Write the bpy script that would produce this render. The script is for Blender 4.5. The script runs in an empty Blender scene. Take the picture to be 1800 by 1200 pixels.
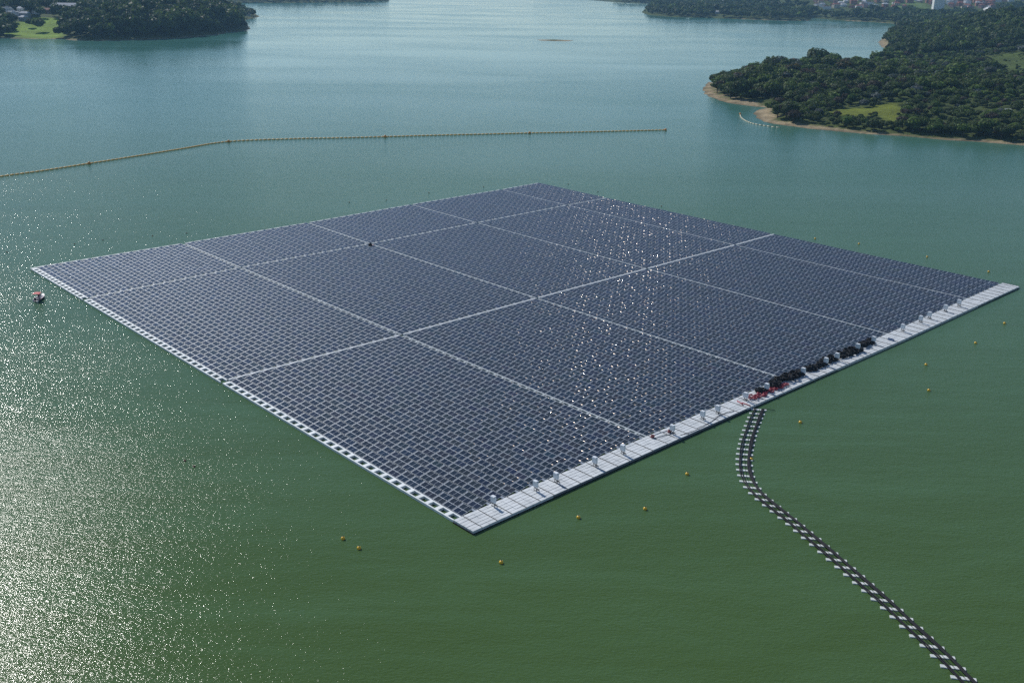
import bpy, bmesh, math, random
import numpy as np
from mathutils import Vector, Matrix
R = math.radians
SC = bpy.context.scene
C = SC.collection

# ---------------------------------------------------------------- camera, sky, sun, exposure
CAM_H = 80.0
FPX, PITCH, ROLL = 1803.9, R(19.7694), R(0.79102)
cr_, sr_ = math.cos(ROLL), math.sin(ROLL)
Rv = Vector((1, 0, 0)); Fv = Vector((0, math.cos(PITCH), -math.sin(PITCH))); Dv = Vector((0, -math.sin(PITCH), -math.cos(PITCH)))
right = cr_ * Rv - sr_ * Dv; down = sr_ * Rv + cr_ * Dv
cam = bpy.data.objects.new('camera', bpy.data.cameras.new('camera')); C.objects.link(cam)
m = Matrix((right, -down, -Fv)).transposed().to_4x4(); m.translation = Vector((0, 0, CAM_H)); cam.matrix_world = m
cam.data.sensor_width = 36; cam.data.lens = 36 * FPX / 1800; cam.data.clip_start = 1; cam.data.clip_end = 30000
SC.camera = cam
SUN_AZ, SUN_EL = R(-36), R(38)           # azimuth clockwise from +Y
SV = Vector((math.sin(SUN_AZ) * math.cos(SUN_EL), math.cos(SUN_AZ) * math.cos(SUN_EL), math.sin(SUN_EL)))
w = bpy.data.worlds.new('World'); SC.world = w; w.use_nodes = True
nt = w.node_tree; bg = nt.nodes['Background']
sky = nt.nodes.new('ShaderNodeTexSky'); sky.sky_type = 'NISHITA'; sky.sun_disc = False
sky.sun_elevation = SUN_EL; sky.sun_rotation = SUN_AZ; sky.altitude = 750; sky.air_density = 1.0; sky.dust_density = 0.1; sky.ozone_density = 2.5
nt.links.new(sky.outputs[0], bg.inputs[0]); bg.inputs[1].default_value = 0.10
sun = bpy.data.objects.new('sun', bpy.data.lights.new('sun', 'SUN')); C.objects.link(sun)
sun.data.energy = 3.9; sun.data.angle = R(0.53); sun.data.color = (1, .97, .92)
sun.rotation_euler = SV.to_track_quat('Z', 'Y').to_euler(); sun.location = (0, 0, 300)
SC.view_settings.view_transform = 'Standard'; SC.view_settings.look = 'None'; SC.view_settings.gamma = 1
SC.view_settings.exposure = 0.12
SC.cycles.max_bounces = 5; SC.cycles.volume_bounces = 0; SC.cycles.diffuse_bounces = 2; SC.cycles.glossy_bounces = 2
SC.cycles.use_denoising = False

# ---------------------------------------------------------------- helpers
rnd = random.Random(7); nr = np.random.default_rng(11)

def g(px, py, z=0.0):
    """world point at height z seen at a measured point of the survey photo (1800 px wide)"""
    xr, yr = px - 900, py - 600
    x = xr * cr_ + yr * sr_; y = -xr * sr_ + yr * cr_
    c, s = math.cos(PITCH), math.sin(PITCH)
    Y = FPX * c - y * s; Z = -FPX * s - y * c
    t = (z - CAM_H) / Z
    return (x * t, Y * t)

def tag(o, label=None, cat=None, group=None, kind=None):
    if label: o['label'] = label
    if cat: o['category'] = cat
    if group: o['group'] = group
    if kind: o['kind'] = kind
    return o

def empty(name, loc, rz=0.0):
    o = bpy.data.objects.new(name, None); C.objects.link(o); o.location = loc; o.rotation_euler = (0, 0, rz)
    o.empty_display_size = .5
    return o

def link(name, me, parent=None, loc=(0, 0, 0), rz=0.0):
    o = bpy.data.objects.new(name, me); C.objects.link(o); o.location = loc; o.rotation_euler = (0, 0, rz)
    if parent: o.parent = parent
    return o

def np_mesh(name, V, Q, mats, mi=None, uv=None, col=None, smooth=False):
    """mesh of quads from numpy arrays"""
    V = np.asarray(V, np.float32).reshape(-1, 3); Q = np.asarray(Q, np.int32).reshape(-1, 4)
    me = bpy.data.meshes.new(name)
    me.vertices.add(len(V)); me.vertices.foreach_set('co', V.ravel())
    me.loops.add(Q.size); me.loops.foreach_set('vertex_index', Q.ravel())
    me.polygons.add(len(Q)); me.polygons.foreach_set('loop_start', np.arange(0, Q.size, 4, dtype=np.int32))
    if mi is not None: me.polygons.foreach_set('material_index', np.asarray(mi, np.int32))
    me.polygons.foreach_set('use_smooth', np.full(len(Q), smooth))
    for m_ in mats: me.materials.append(m_)
    if uv is not None:
        l = me.uv_layers.new(name='UVMap'); l.data.foreach_set('uv', np.asarray(uv, np.float32).ravel())
    me.update(); me.validate()
    if col is not None:
        a = me.color_attributes.new('Col', 'FLOAT_COLOR', 'POINT')
        c4 = np.ones((len(V), 4), np.float32); c4[:, :3] = col; a.data.foreach_set('color', c4.ravel())
    return me

class MB:
    """collects quads and polygons of one mesh"""
    def __init__(s): s.v = []; s.f = []; s.m = []; s.sm = []
    def add(s, vs, fs, m=0, sm=False):
        k = len(s.v); s.v += [tuple(v) for v in vs]
        for f in fs: s.f.append([k + i for i in f]); s.m.append(m); s.sm.append(sm)
    def box(s, x0, x1, y0, y1, z0, z1, m=0):
        s.hexa([(x0, y0), (x1, y0), (x1, y1), (x0, y1)], z0, z1, m)
    def hexa(s, q, z0, z1, m=0):
        s.add([(a[0], a[1], z0) for a in q] + [(a[0], a[1], z1) for a in q],
              [(0, 3, 2, 1), (4, 5, 6, 7), (0, 1, 5, 4), (1, 2, 6, 5), (2, 3, 7, 6), (3, 0, 4, 7)], m)
    def tube(s, pts, r, n=8, m=0, closed=False):
        pts = [Vector(p) for p in pts]; N = len(pts); k = len(s.v)
        rr = r if isinstance(r, (list, tuple)) else [r] * N
        for i, p in enumerate(pts):
            a = pts[i - 1] if (i > 0 or closed) else pts[i]; b = pts[(i + 1) % N] if (i < N - 1 or closed) else pts[i]
            d = (b - a).normalized(); up = Vector((0, 0, 1)) if abs(d.z) < .95 else Vector((1, 0, 0))
            e = d.cross(up).normalized(); u = e.cross(d)
            for j in range(n):
                t = 2 * math.pi * j / n; s.v.append(tuple(p + (e * math.cos(t) + u * math.sin(t)) * rr[i]))
        M = N if closed else N - 1
        for i in range(M):
            for j in range(n):
                a = k + i * n + j; b = k + i * n + (j + 1) % n; c2 = k + ((i + 1) % N) * n + (j + 1) % n; d2 = k + ((i + 1) % N) * n + j
                s.f.append([a, b, c2, d2]); s.m.append(m); s.sm.append(True)
        if not closed:
            s.f.append([k + j for j in range(n)][::-1]); s.m.append(m); s.sm.append(False)
            s.f.append([k + (N - 1) * n + j for j in range(n)]); s.m.append(m); s.sm.append(False)
    def lathe(s, prof, n=16, m=0, c=(0, 0, 0)):
        k = len(s.v)
        for r, z in prof:
            for j in range(n):
                t = 2 * math.pi * j / n; s.v.append((c[0] + r * math.cos(t), c[1] + r * math.sin(t), c[2] + z))
        for i in range(len(prof) - 1):
            for j in range(n):
                s.f.append([k + i * n + j, k + i * n + (j + 1) % n, k + (i + 1) * n + (j + 1) % n, k + (i + 1) * n + j]); s.m.append(m); s.sm.append(True)
    def mesh(s, name, mats):
        me = bpy.data.meshes.new(name); me.from_pydata(s.v, [], s.f)
        for m_ in mats: me.materials.append(m_)
        me.polygons.foreach_set('material_index', s.m); me.polygons.foreach_set('use_smooth', s.sm); me.update()
        return me

def bevelled(me, w_=.03, seg=2):
    bm = bmesh.new(); bm.from_mesh(me)
    bmesh.ops.bevel(bm, geom=list(bm.edges), offset=w_, segments=seg, affect='EDGES', clamp_overlap=True)
    bm.to_mesh(me); bm.free(); return me

# ---------------------------------------------------------------- materials
def mat(name, col, rough=.6, spec=.5, metal=0.0, noise=None, col2=None, bump=0.0, bscale=None, coat=0.0):
    m_ = bpy.data.materials.new(name); m_.use_nodes = True; n = m_.node_tree; p = n.nodes['Principled BSDF']
    p.inputs['Base Color'].default_value = (*col, 1); p.inputs['Roughness'].default_value = rough
    p.inputs['Specular IOR Level'].default_value = spec; p.inputs['Metallic'].default_value = metal
    p.inputs['Coat Weight'].default_value = coat
    if noise:
        tc = n.nodes.new('ShaderNodeTexCoord'); t = n.nodes.new('ShaderNodeTexNoise'); t.inputs['Scale'].default_value = noise
        t.inputs['Detail'].default_value = 5; n.links.new(tc.outputs['Object'], t.inputs['Vector'])
        r = n.nodes.new('ShaderNodeValToRGB'); r.color_ramp.elements[0].color = (*col, 1); r.color_ramp.elements[1].color = (*(col2 or [c * .7 for c in col]), 1)
        r.color_ramp.elements[0].position = .38; r.color_ramp.elements[1].position = .66
        n.links.new(t.outputs['Fac'], r.inputs['Fac']); n.links.new(r.outputs['Color'], p.inputs['Base Color'])
    if bump:
        tc = n.nodes.new('ShaderNodeTexCoord'); t2 = n.nodes.new('ShaderNodeTexNoise'); t2.inputs['Scale'].default_value = bscale or 8
        n.links.new(tc.outputs['Object'], t2.inputs['Vector'])
        b = n.nodes.new('ShaderNodeBump'); b.inputs['Distance'].default_value = bump; n.links.new(t2.outputs['Fac'], b.inputs['Height']); n.links.new(b.outputs[0], p.inputs['Normal'])
    return m_

M_float = mat('pale float plastic', (.52, .55, .55), .5, .4, noise=.35, col2=(.40, .43, .43))
M_deck = mat('white deck float plastic', (.62, .64, .645), .55, .4, noise=.6, col2=(.50, .52, .525))
M_gap = mat('grey float plastic', (.24, .28, .34), .55, .4, noise=.5, col2=(.19, .23, .28))
M_rail = mat('blue grey mounting rail', (.20, .235, .295), .5, .4)
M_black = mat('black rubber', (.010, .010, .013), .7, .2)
M_line = mat('dark seam rope', (.05, .055, .06), .8, .2)
M_frame = mat('anodised panel frame', (.28, .325, .38), .5, .45, metal=.1)
M_back = mat('panel backsheet', (.25, .25, .26), .7, .3)
M_glint = mat('polished glint plate', (1.0, .80, .62), .085, .6, metal=1.0)  # added plates that throw sun glints along the panel edges
M_sheen = mat('satin sheen plate', (.020, .0155, .012), .20, .3, metal=1.0)  # added plates for a soft warm sheen over the panels
M_inv = mat('grey inverter enclosure', (.70, .73, .75), .4, .5, noise=3, col2=(.62, .65, .68))
M_dark = mat('dark grey metal', (.07, .08, .09), .5, .5)
M_yel = mat('yellow buoy plastic', (.88, .52, .02), .35, .5, noise=2.5, col2=(.66, .36, .02))
M_ora = mat('orange boom plastic', (.85, .50, .09), .5, .4, noise=1.5, col2=(.66, .33, .06))
M_red = mat('red hose rubber', (.34, .04, .06), .4, .5)
M_rust = mat('rusty buoy', (.16, .07, .05), .7, .3)
M_white = mat('white plastic', (.72, .73, .72), .4, .5)

# panel glass : cells, mid bar, one tint per panel from the Col attribute
M_glass = bpy.data.materials.new('solar glass'); M_glass.use_nodes = True
n = M_glass.node_tree; p = n.nodes['Principled BSDF']; L = n.links
uvn = n.nodes.new('ShaderNodeUVMap'); sep = n.nodes.new('ShaderNodeSeparateXYZ'); L.new(uvn.outputs[0], sep.inputs[0])
def mth(op, a, b=None, c=None, tree=None):
    x = (tree or n).nodes.new('ShaderNodeMath'); x.operation = op
    for i, v in enumerate((a, b, c)):
        if v is None: continue
        if isinstance(v, (int, float)): x.inputs[i].default_value = v
        else: (tree or n).links.new(v, x.inputs[i])
    return x.outputs[0]
mid = mth('LESS_THAN', mth('ABSOLUTE', mth('SUBTRACT', sep.outputs['X'], .5)), .012)
gx = mth('LESS_THAN', mth('FRACT', mth('MULTIPLY', sep.outputs['X'], 24)), .05)
gy = mth('LESS_THAN', mth('FRACT', mth('MULTIPLY', sep.outputs['Y'], 6)), .035)
grid = mth('MULTIPLY', mth('MAXIMUM', gx, gy), .35)
at = n.nodes.new('ShaderNodeAttribute'); at.attribute_name = 'Col'
mx = n.nodes.new('ShaderNodeMix'); mx.data_type = 'RGBA'; L.new(grid, mx.inputs['Factor']); L.new(at.outputs['Color'], mx.inputs['A']); mx.inputs['B'].default_value = (.12, .14, .17, 1)
mx2 = n.nodes.new('ShaderNodeMix'); mx2.data_type = 'RGBA'; L.new(mid, mx2.inputs['Factor']); L.new(mx.outputs['Result'], mx2.inputs['A']); mx2.inputs['B'].default_value = (.42, .45, .5, 1)
L.new(mx2.outputs['Result'], p.inputs['Base Color']); p.inputs['Roughness'].default_value = .06; p.inputs['IOR'].default_value = 1.5
p.inputs['Specular IOR Level'].default_value = .42

# foliage : leaf colour from the Col attribute
M_leaf = bpy.data.materials.new('foliage'); M_leaf.use_nodes = True
n = M_leaf.node_tree; p = n.nodes['Principled BSDF']; at = n.nodes.new('ShaderNodeAttribute'); at.attribute_name = 'Col'
n.links.new(at.outputs['Color'], p.inputs['Base Color']); p.inputs['Roughness'].default_value = .65; p.inputs['Specular IOR Level'].default_value = .18
trl = n.nodes.new('ShaderNodeBsdfTranslucent'); n.links.new(at.outputs['Color'], trl.inputs['Color']); mxs = n.nodes.new('ShaderNodeMixShader'); mxs.inputs['Fac'].default_value = .38
n.links.new(p.outputs[0], mxs.inputs[1]); n.links.new(trl.outputs[0], mxs.inputs[2]); n.links.new(mxs.outputs[0], n.nodes['Material Output'].inputs['Surface'])
M_bark = mat('bark', (.10, .08, .06), .9, .1, noise=3)

# terrain : Col attribute gives scrub / grass / sand, broken up by noise
M_ter = bpy.data.materials.new('terrain'); M_ter.use_nodes = True
n = M_ter.node_tree; p = n.nodes['Principled BSDF']; at = n.nodes.new('ShaderNodeAttribute'); at.attribute_name = 'Col'
tc = n.nodes.new('ShaderNodeTexCoord'); no = n.nodes.new('ShaderNodeTexNoise'); no.inputs['Scale'].default_value = .22; no.inputs['Detail'].default_value = 8; no.inputs['Roughness'].default_value = .7
n.links.new(tc.outputs['Object'], no.inputs['Vector'])
mp = n.nodes.new('ShaderNodeMapRange'); mp.inputs['From Min'].default_value = .3; mp.inputs['From Max'].default_value = .7; mp.inputs['To Min'].default_value = .5; mp.inputs['To Max'].default_value = 1.35
n.links.new(no.outputs['Fac'], mp.inputs['Value'])
vm = n.nodes.new('ShaderNodeVectorMath'); vm.operation = 'SCALE'; n.links.new(at.outputs['Color'], vm.inputs[0]); n.links.new(mp.outputs[0], vm.inputs['Scale'])
n.links.new(vm.outputs[0], p.inputs['Base Color']); p.inputs['Roughness'].default_value = .95; p.inputs['Specular IOR Level'].default_value = .1
bp = n.nodes.new('ShaderNodeBump'); bp.inputs['Distance'].default_value = 1.2; n.links.new(no.outputs['Fac'], bp.inputs['Height']); n.links.new(bp.outputs[0], p.inputs['Normal'])

# water
M_wat = bpy.data.materials.new('lake water'); M_wat.use_nodes = True
n = M_wat.node_tree; p = n.nodes['Principled BSDF']; L = n.links
tc = n.nodes.new('ShaderNodeTexCoord')
def wnoise(sx, sy, rot, detail=2.0, rough=.5, dist=0.0):
    mpn = n.nodes.new('ShaderNodeMapping'); mpn.inputs['Scale'].default_value = (sx, sy, 1); mpn.inputs['Rotation'].default_value = (0, 0, rot)
    t = n.nodes.new('ShaderNodeTexNoise'); t.inputs['Scale'].default_value = 1; t.inputs['Detail'].default_value = detail; t.inputs['Roughness'].default_value = rough
    t.inputs['Distortion'].default_value = dist
    L.new(tc.outputs['Object'], mpn.inputs['Vector']); L.new(mpn.outputs[0], t.inputs['Vector']); return t.outputs['Fac']
big = wnoise(.004, .009, .35, 4, .55, .6)          # gusts: patches of rougher and calmer water
big2 = wnoise(.0011, .0030, -.2, 3, .5, .8)
amp = mth('ADD', mth('MULTIPLY', mth('SUBTRACT', big, .5), 1.4), 1.0, tree=n)
sepw = n.nodes.new('ShaderNodeSeparateXYZ'); L.new(tc.outputs['Object'], sepw.inputs[0])
fetch = n.nodes.new('ShaderNodeMapRange'); fetch.inputs['From Min'].default_value = 250; fetch.inputs['From Max'].default_value = 1000; fetch.inputs['To Min'].default_value = .88; fetch.inputs['To Max'].default_value = .26
L.new(sepw.outputs['Y'], fetch.inputs['Value']); amp = mth('MULTIPLY', amp, fetch.outputs[0])   # the far lake is calmer
h = mth('ADD', mth('MULTIPLY', wnoise(1.5, 2.6, .22, 3.0, .62, .2), .36), mth('MULTIPLY', wnoise(.30, .62, .12, 2.0), .30))
h = mth('MULTIPLY', h, amp)
b = n.nodes.new('ShaderNodeBump'); b.inputs['Distance'].default_value = .34; b.inputs['Strength'].default_value = 1
L.new(h, b.inputs['Height']); L.new(b.outputs[0], p.inputs['Normal'])
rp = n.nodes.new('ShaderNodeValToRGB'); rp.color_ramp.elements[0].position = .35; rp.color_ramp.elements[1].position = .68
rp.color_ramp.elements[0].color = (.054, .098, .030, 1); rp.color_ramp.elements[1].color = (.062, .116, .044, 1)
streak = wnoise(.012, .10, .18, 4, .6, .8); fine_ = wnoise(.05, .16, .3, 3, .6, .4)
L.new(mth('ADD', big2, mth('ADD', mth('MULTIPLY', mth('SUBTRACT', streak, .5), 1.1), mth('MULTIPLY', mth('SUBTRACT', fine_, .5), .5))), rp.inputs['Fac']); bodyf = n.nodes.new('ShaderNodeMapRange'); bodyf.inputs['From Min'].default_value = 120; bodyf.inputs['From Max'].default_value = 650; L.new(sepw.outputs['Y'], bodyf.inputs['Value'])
bm_ = n.nodes.new('ShaderNodeMix'); bm_.data_type = 'RGBA'; L.new(bodyf.outputs[0], bm_.inputs['Factor']); L.new(rp.outputs['Color'], bm_.inputs['A']); bm_.inputs['B'].default_value = (.044, .146, .118, 1)   # sky reflection growing with distance, painted in as a teal body colour
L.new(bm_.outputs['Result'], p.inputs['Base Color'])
rgh = n.nodes.new('ShaderNodeMapRange'); rgh.inputs['From Min'].default_value = 150; rgh.inputs['From Max'].default_value = 1000; rgh.inputs['To Min'].default_value = .13; rgh.inputs['To Max'].default_value = .12
L.new(sepw.outputs['Y'], rgh.inputs['Value'])
gust = n.nodes.new('ShaderNodeMapRange'); gust.inputs['From Min'].default_value = .35; gust.inputs['From Max'].default_value = .65; gust.inputs['To Min'].default_value = .7; gust.inputs['To Max'].default_value = 1.35
L.new(big, gust.inputs['Value'])
ex = mth('DIVIDE', mth('ADD', sepw.outputs['X'], 190), 330); ey = mth('DIVIDE', mth('SUBTRACT', sepw.outputs['Y'], 2050), 420)
rr2 = mth('ADD', mth('ADD', mth('MULTIPLY', ex, ex), mth('MULTIPLY', ey, ey)), mth('MULTIPLY', mth('SUBTRACT', big, .5), 1.6))
squall = n.nodes.new('ShaderNodeMapRange'); squall.inputs['From Min'].default_value = 1.05; squall.inputs['From Max'].default_value = .85; squall.inputs['To Max'].default_value = .0
L.new(rr2, squall.inputs['Value'])
L.new(mth('ADD', mth('MULTIPLY', rgh.outputs[0], gust.outputs[0]), squall.outputs[0]), p.inputs['Roughness'])
p.inputs['Specular IOR Level'].default_value = .10; p.inputs['IOR'].default_value = 1.333

# ---------------------------------------------------------------- land: outline, height, colour
def pts(lst): return [g(*a) if len(a) in (2, 3) else a[:2] for a in lst]
RIGHT = [(430., 420.)] + pts([(1800, 256), (1740, 251), (1660, 246), (1590, 240), (1520, 236), (1455, 229), (1410, 225), (1365, 219), (1342, 214), (1326, 206),
    (1324, 199), (1335, 192), (1352, 189.5), (1325, 187.5), (1290, 183), (1262, 177), (1243, 169), (1233, 160), (1236, 152), (1248, 143), (1262, 133, 8), (1300, 119, 8),
    (1350, 111, 8), (1430, 104, 8), (1500, 105, 8), (1536, 98, 6), (1556, 88), (1548, 80), (1543, 74), (1552, 68), (1562, 60), (1572, 52), (1580, 43)]) + pts(
    [(1540, 39.5), (1500, 37.5), (1460, 35), (1428, 32), (1422, 36.5), (1380, 37), (1300, 34), (1250, 32), (1210, 31), (1180, 30), (1140, 27), (1128, 22), (1136, 14), (1160, 8)]) + [
    (300., 3200.), (100., 4200.), (-200., 7000.), (7500., 7000.), (7500., 420.)]
LEFT = [(-2500., 1000.)] + pts([(-250, 64), (-60, 68), (0, 67.5), (60, 69), (108, 69), (125, 71), (160, 72), (220, 71), (300, 68), (345, 65), (386, 60.5), (402, 57), (430, 54.5), (441, 51), (436, 46),
    (434, 40), (430, 35.5), (446, 32.5), (457, 29.5), (449, 25), (440, 19), (432, 13)]) + [(-900., 2350.), (-1000., 2600.), (-2500., 2700.)]
STRIP = pts([(300, 6.5), (440, 5.5), (520, 5.5), (600, 4.5), (650, 4), (684, 2)]) + [(-400., 3500.), (-500., 7000.), (-5000., 7000.), (-5000., 2700.), (-1200., 2700.)]
ISLET = pts([(942, 70.2), (975, 69.8), (1009, 71.4), (1000, 73), (972, 72.6), (950, 71.8)])

def sdist(poly, X, Y):
    """signed distance to a shoreline, positive on land"""
    P = np.array(poly); n_ = len(P); d2 = np.full(X.shape, 1e18); ins = np.zeros(X.shape, bool)
    for i in range(n_):
        ax, ay = P[i]; bx, by = P[(i + 1) % n_]
        ex, ey = bx - ax, by - ay; wx, wy = X - ax, Y - ay
        t = np.clip((wx * ex + wy * ey) / (ex * ex + ey * ey + 1e-9), 0, 1)
        d2 = np.minimum(d2, (wx - ex * t) ** 2 + (wy - ey * t) ** 2)
        cnd = ((ay > Y) != (by > Y)) & (X < (bx - ax) * (Y - ay) / (by - ay + 1e-12) + ax)
        ins ^= cnd
    d = np.sqrt(d2); return np.where(ins, d, -d)

def wob(X, Y, s, ph=0.0):
    return (np.sin(X / s + 1.3 + ph + .7 * np.sin(Y / s * 1.7 + ph)) + np.sin(Y / s * 1.31 + 2.1 * ph + .9 * np.sin(X / s * .83)) + .5 * np.sin((X + Y) / s * 2.3 + ph)) / 2.5
def sstep(a, b_, x): t = np.clip((x - a) / (b_ - a), 0, 1); return t * t * (3 - 2 * t)

def h_right(X, Y, d):
    far = sstep(1900, 2300, Y)
    z = np.where(d > 0, np.minimum(d * .11, 1.6 + d * .012), d * .12)
    z = z + sstep(5, 130, d) * (5.5 + 2.0 * wob(X, Y, 45)) * (1 - far) + sstep(5, 40, d) * 1.0 * wob(X, Y, 14) * (1 - far)
    z = z + sstep(10, 160, d) * (1 - far) * 52 * np.exp(-.5 * ((X - 950) / 255) ** 2 - .5 * ((Y - 1290) / 190) ** 2)
    z = z + far * sstep(2240, 2800, Y) * sstep(520, 700, X) * 36
    z = z + far * sstep(5, 500, d) * (13 + 7 * wob(X, Y, 240, 1)) + far * sstep(3000, 5500, Y) * (30 + 14 * wob(X, Y, 500, 2))
    return z
def h_left(X, Y, d):
    k = sstep(-560, -470, X)                      # steeper at the headland, gentle meadow side
    rise = (1 - k) * sstep(20, 330, d) * 22 + k * sstep(2, 90, d) * 19
    z = np.where(d > 0, np.minimum(d * .1, 1.2 + d * .02), d * .12) + rise + sstep(10, 60, d) * 1.5 * wob(X, Y, 40)
    z = z * np.where(Y > 1740, .45, 1)
    return z + sstep(1700, 2400, Y) * sstep(20, 300, d) * 12
def h_strip(X, Y, d): return np.where(d > 0, np.minimum(d * .1, 2.0), d * .12) + sstep(5, 300, d) * (12 + 6 * wob(X, Y, 200))
def h_islet(X, Y, d): return np.where(d > 0, np.minimum(d * .05, .35), d * .12)

MEADOWS = [(pts([(1436, 188, 6), (1460, 184, 6), (1500, 182, 6), (1540, 178, 7), (1575, 177, 7), (1592, 190, 7), (1578, 206, 6), (1560, 212, 5), (1545, 196, 6), (1500, 200, 6), (1470, 196, 6)]), (.135, .16, .022)),
           (pts([(4, 58, 3), (30, 50, 4), (60, 45, 6), (80, 43.5, 7), (112, 44, 7), (112, 66, 1), (95, 69), (60, 69), (25, 66, .5)]), (.165, .26, .03)),
           (pts([(1545, 14, 10), (1570, 11, 12), (1600, 16, 12), (1640, 21, 12), (1630, 27, 10), (1590, 24, 8), (1560, 22, 6)]), (.10, .15, .04)),
           (pts([(1740, 92, 14), (1790, 88, 14), (1830, 110, 12), (1800, 125, 12), (1770, 120, 12), (1752, 104, 12)]), (.075, .105, .024)),
           (pts([(1640, 102, 10), (1665, 98, 10), (1685, 104, 10), (1670, 110, 10), (1648, 110, 10)]), (.09, .115, .02))]

def land(name, poly, hf, xs, ys, label_kind='structure'):
    X, Y = np.meshgrid(xs, ys)
    d = sdist(poly, X, Y) + 1.6 * wob(X, Y, 9) * (name == 'peninsula') + .8 * wob(X, Y, 4) * (name == 'peninsula')
    Z = np.maximum(hf(X, Y, d), -1.5)
    keep = np.maximum.reduce([Z[:-1, :-1], Z[1:, :-1], Z[:-1, 1:], Z[1:, 1:]]) > -1.45
    ny, nx = X.shape; idx = np.arange(nx * ny).reshape(ny, nx)
    Q = np.stack([idx[:-1, :-1], idx[:-1, 1:], idx[1:, 1:], idx[1:, :-1]], -1)[keep]
    used = np.unique(Q); rem = np.full(nx * ny, -1); rem[used] = np.arange(len(used))
    x, y, z, dd = [a.ravel()[used] for a in (X, Y, Z, d)]
    col = np.tile(np.array([.045, .065, .020]), (len(x), 1))
    scr = np.clip(.5 + .5 * wob(x, y, 23), 0, 1)[:, None]; col = col * (1 - scr) + np.array([.085, .11, .03]) * scr
    for mp_, c_ in MEADOWS:
        k = sstep(-3, 3, sdist(mp_, x, y) + 2 * wob(x, y, 6))[:, None]; col = col * (1 - k) + np.array(c_) * k * (1 + .25 * wob(x, y, 11)[:, None]) 
    beach = 10 + 4 * wob(x, y, 30)
    if name == 'peninsula':
        tip = np.exp(-(((x - 150) / 30) ** 2 + ((y - 745) / 55) ** 2)); tip2 = np.exp(-(((x - 163) / 28) ** 2 + ((y - 635) / 26) ** 2))
        beach = 4 + 3.5 * wob(x, y, 13) + 1.5 * wob(x, y, 4) + 16 * tip + 14 * tip2 + 25 * np.exp(-(((x - 480) / 30) ** 2 + ((y - 1400) / 120) ** 2))
    elif name == 'headland': beach = 3 + 3 * wob(x, y, 17)
    k = (1 - sstep(beach - 2, beach + 2, dd))[:, None] * (Y.ravel()[used] < 2100)[:, None]
    sand = np.array([.31, .245, .15]) * (1 + .35 * wob(x, y, 5)[:, None]); tuft = sstep(.25, .6, wob(x, y, 3.1, 4) + .25 * wob(x, y, 8, 2) + .12 * (dd - 8))[:, None]; sand = sand * (1 - tuft) + np.array([.10, .12, .04]) * tuft
    col = col * (1 - k) + sand * k
    wet = (1 - sstep(.2, 1.8, dd))[:, None]; col = col * (1 - .45 * wet)
    me = np_mesh(name, np.stack([x, y, z], 1), rem[Q], [M_ter], col=col, smooth=True)
    return tag(link(name, me), kind='structure')

def steps(*seg):
    out = [seg[0]]
    for a, st in zip(seg[1::2], seg[2::2]):
        k = max(1, round((a - out[-1]) / st)); out += list(np.linspace(out[-1], a, k + 1)[1:])
    return np.array(out)
land('peninsula', RIGHT, h_right, steps(105, 420, 3.5, 900, 7, 2600, 25, 7400, 150), steps(430, 900, 3.5, 1500, 7, 2400, 12, 4000, 50, 6900, 150))
land('headland', LEFT, h_left, steps(-2400, -900, 30, -370, 6), steps(1050, 1700, 6, 2680, 14))
land('far_shore', STRIP, h_strip, steps(-4800, -1200, 80, -300, 14), steps(2600, 3200, 14, 6900, 120))
land('mud_islet', ISLET, h_islet, steps(20, 80, 1.5), steps(1300, 1390, 1.5))

def ground(X, Y):
    X = np.atleast_1d(np.asarray(X, float)); Y = np.atleast_1d(np.asarray(Y, float)); z = np.full(X.shape, -1.5)
    for poly, hf in ((RIGHT, h_right), (LEFT, h_left), (STRIP, h_strip)): z = np.maximum(z, hf(X, Y, sdist(poly, X, Y)))
    return z
def on_land(px, py):
    """first point of the terrain met by the sight line"""
    zs = np.linspace(70, 0, 281); P = np.array([g(px, py, z) for z in zs]); G = ground(P[:, 0], P[:, 1])
    k = np.argmax(G >= zs) if (G >= zs).any() else len(zs) - 1
    return P[k, 0], P[k, 1], max(G[k], 0)

# water: one sheet to the horizon
S = 8500
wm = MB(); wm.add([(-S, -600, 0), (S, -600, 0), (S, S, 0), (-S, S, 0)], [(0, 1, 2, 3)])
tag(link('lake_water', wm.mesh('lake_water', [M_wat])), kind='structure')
lb = MB(); lb.add([(-S, -600, -1.52), (S, -600, -1.52), (S, S, -1.52), (-S, S, -1.52)], [(0, 1, 2, 3)])
tag(link('lake_bed', lb.mesh('lake_bed', [mat('lake mud', (.06, .07, .04), .9)])), kind='structure')

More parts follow.
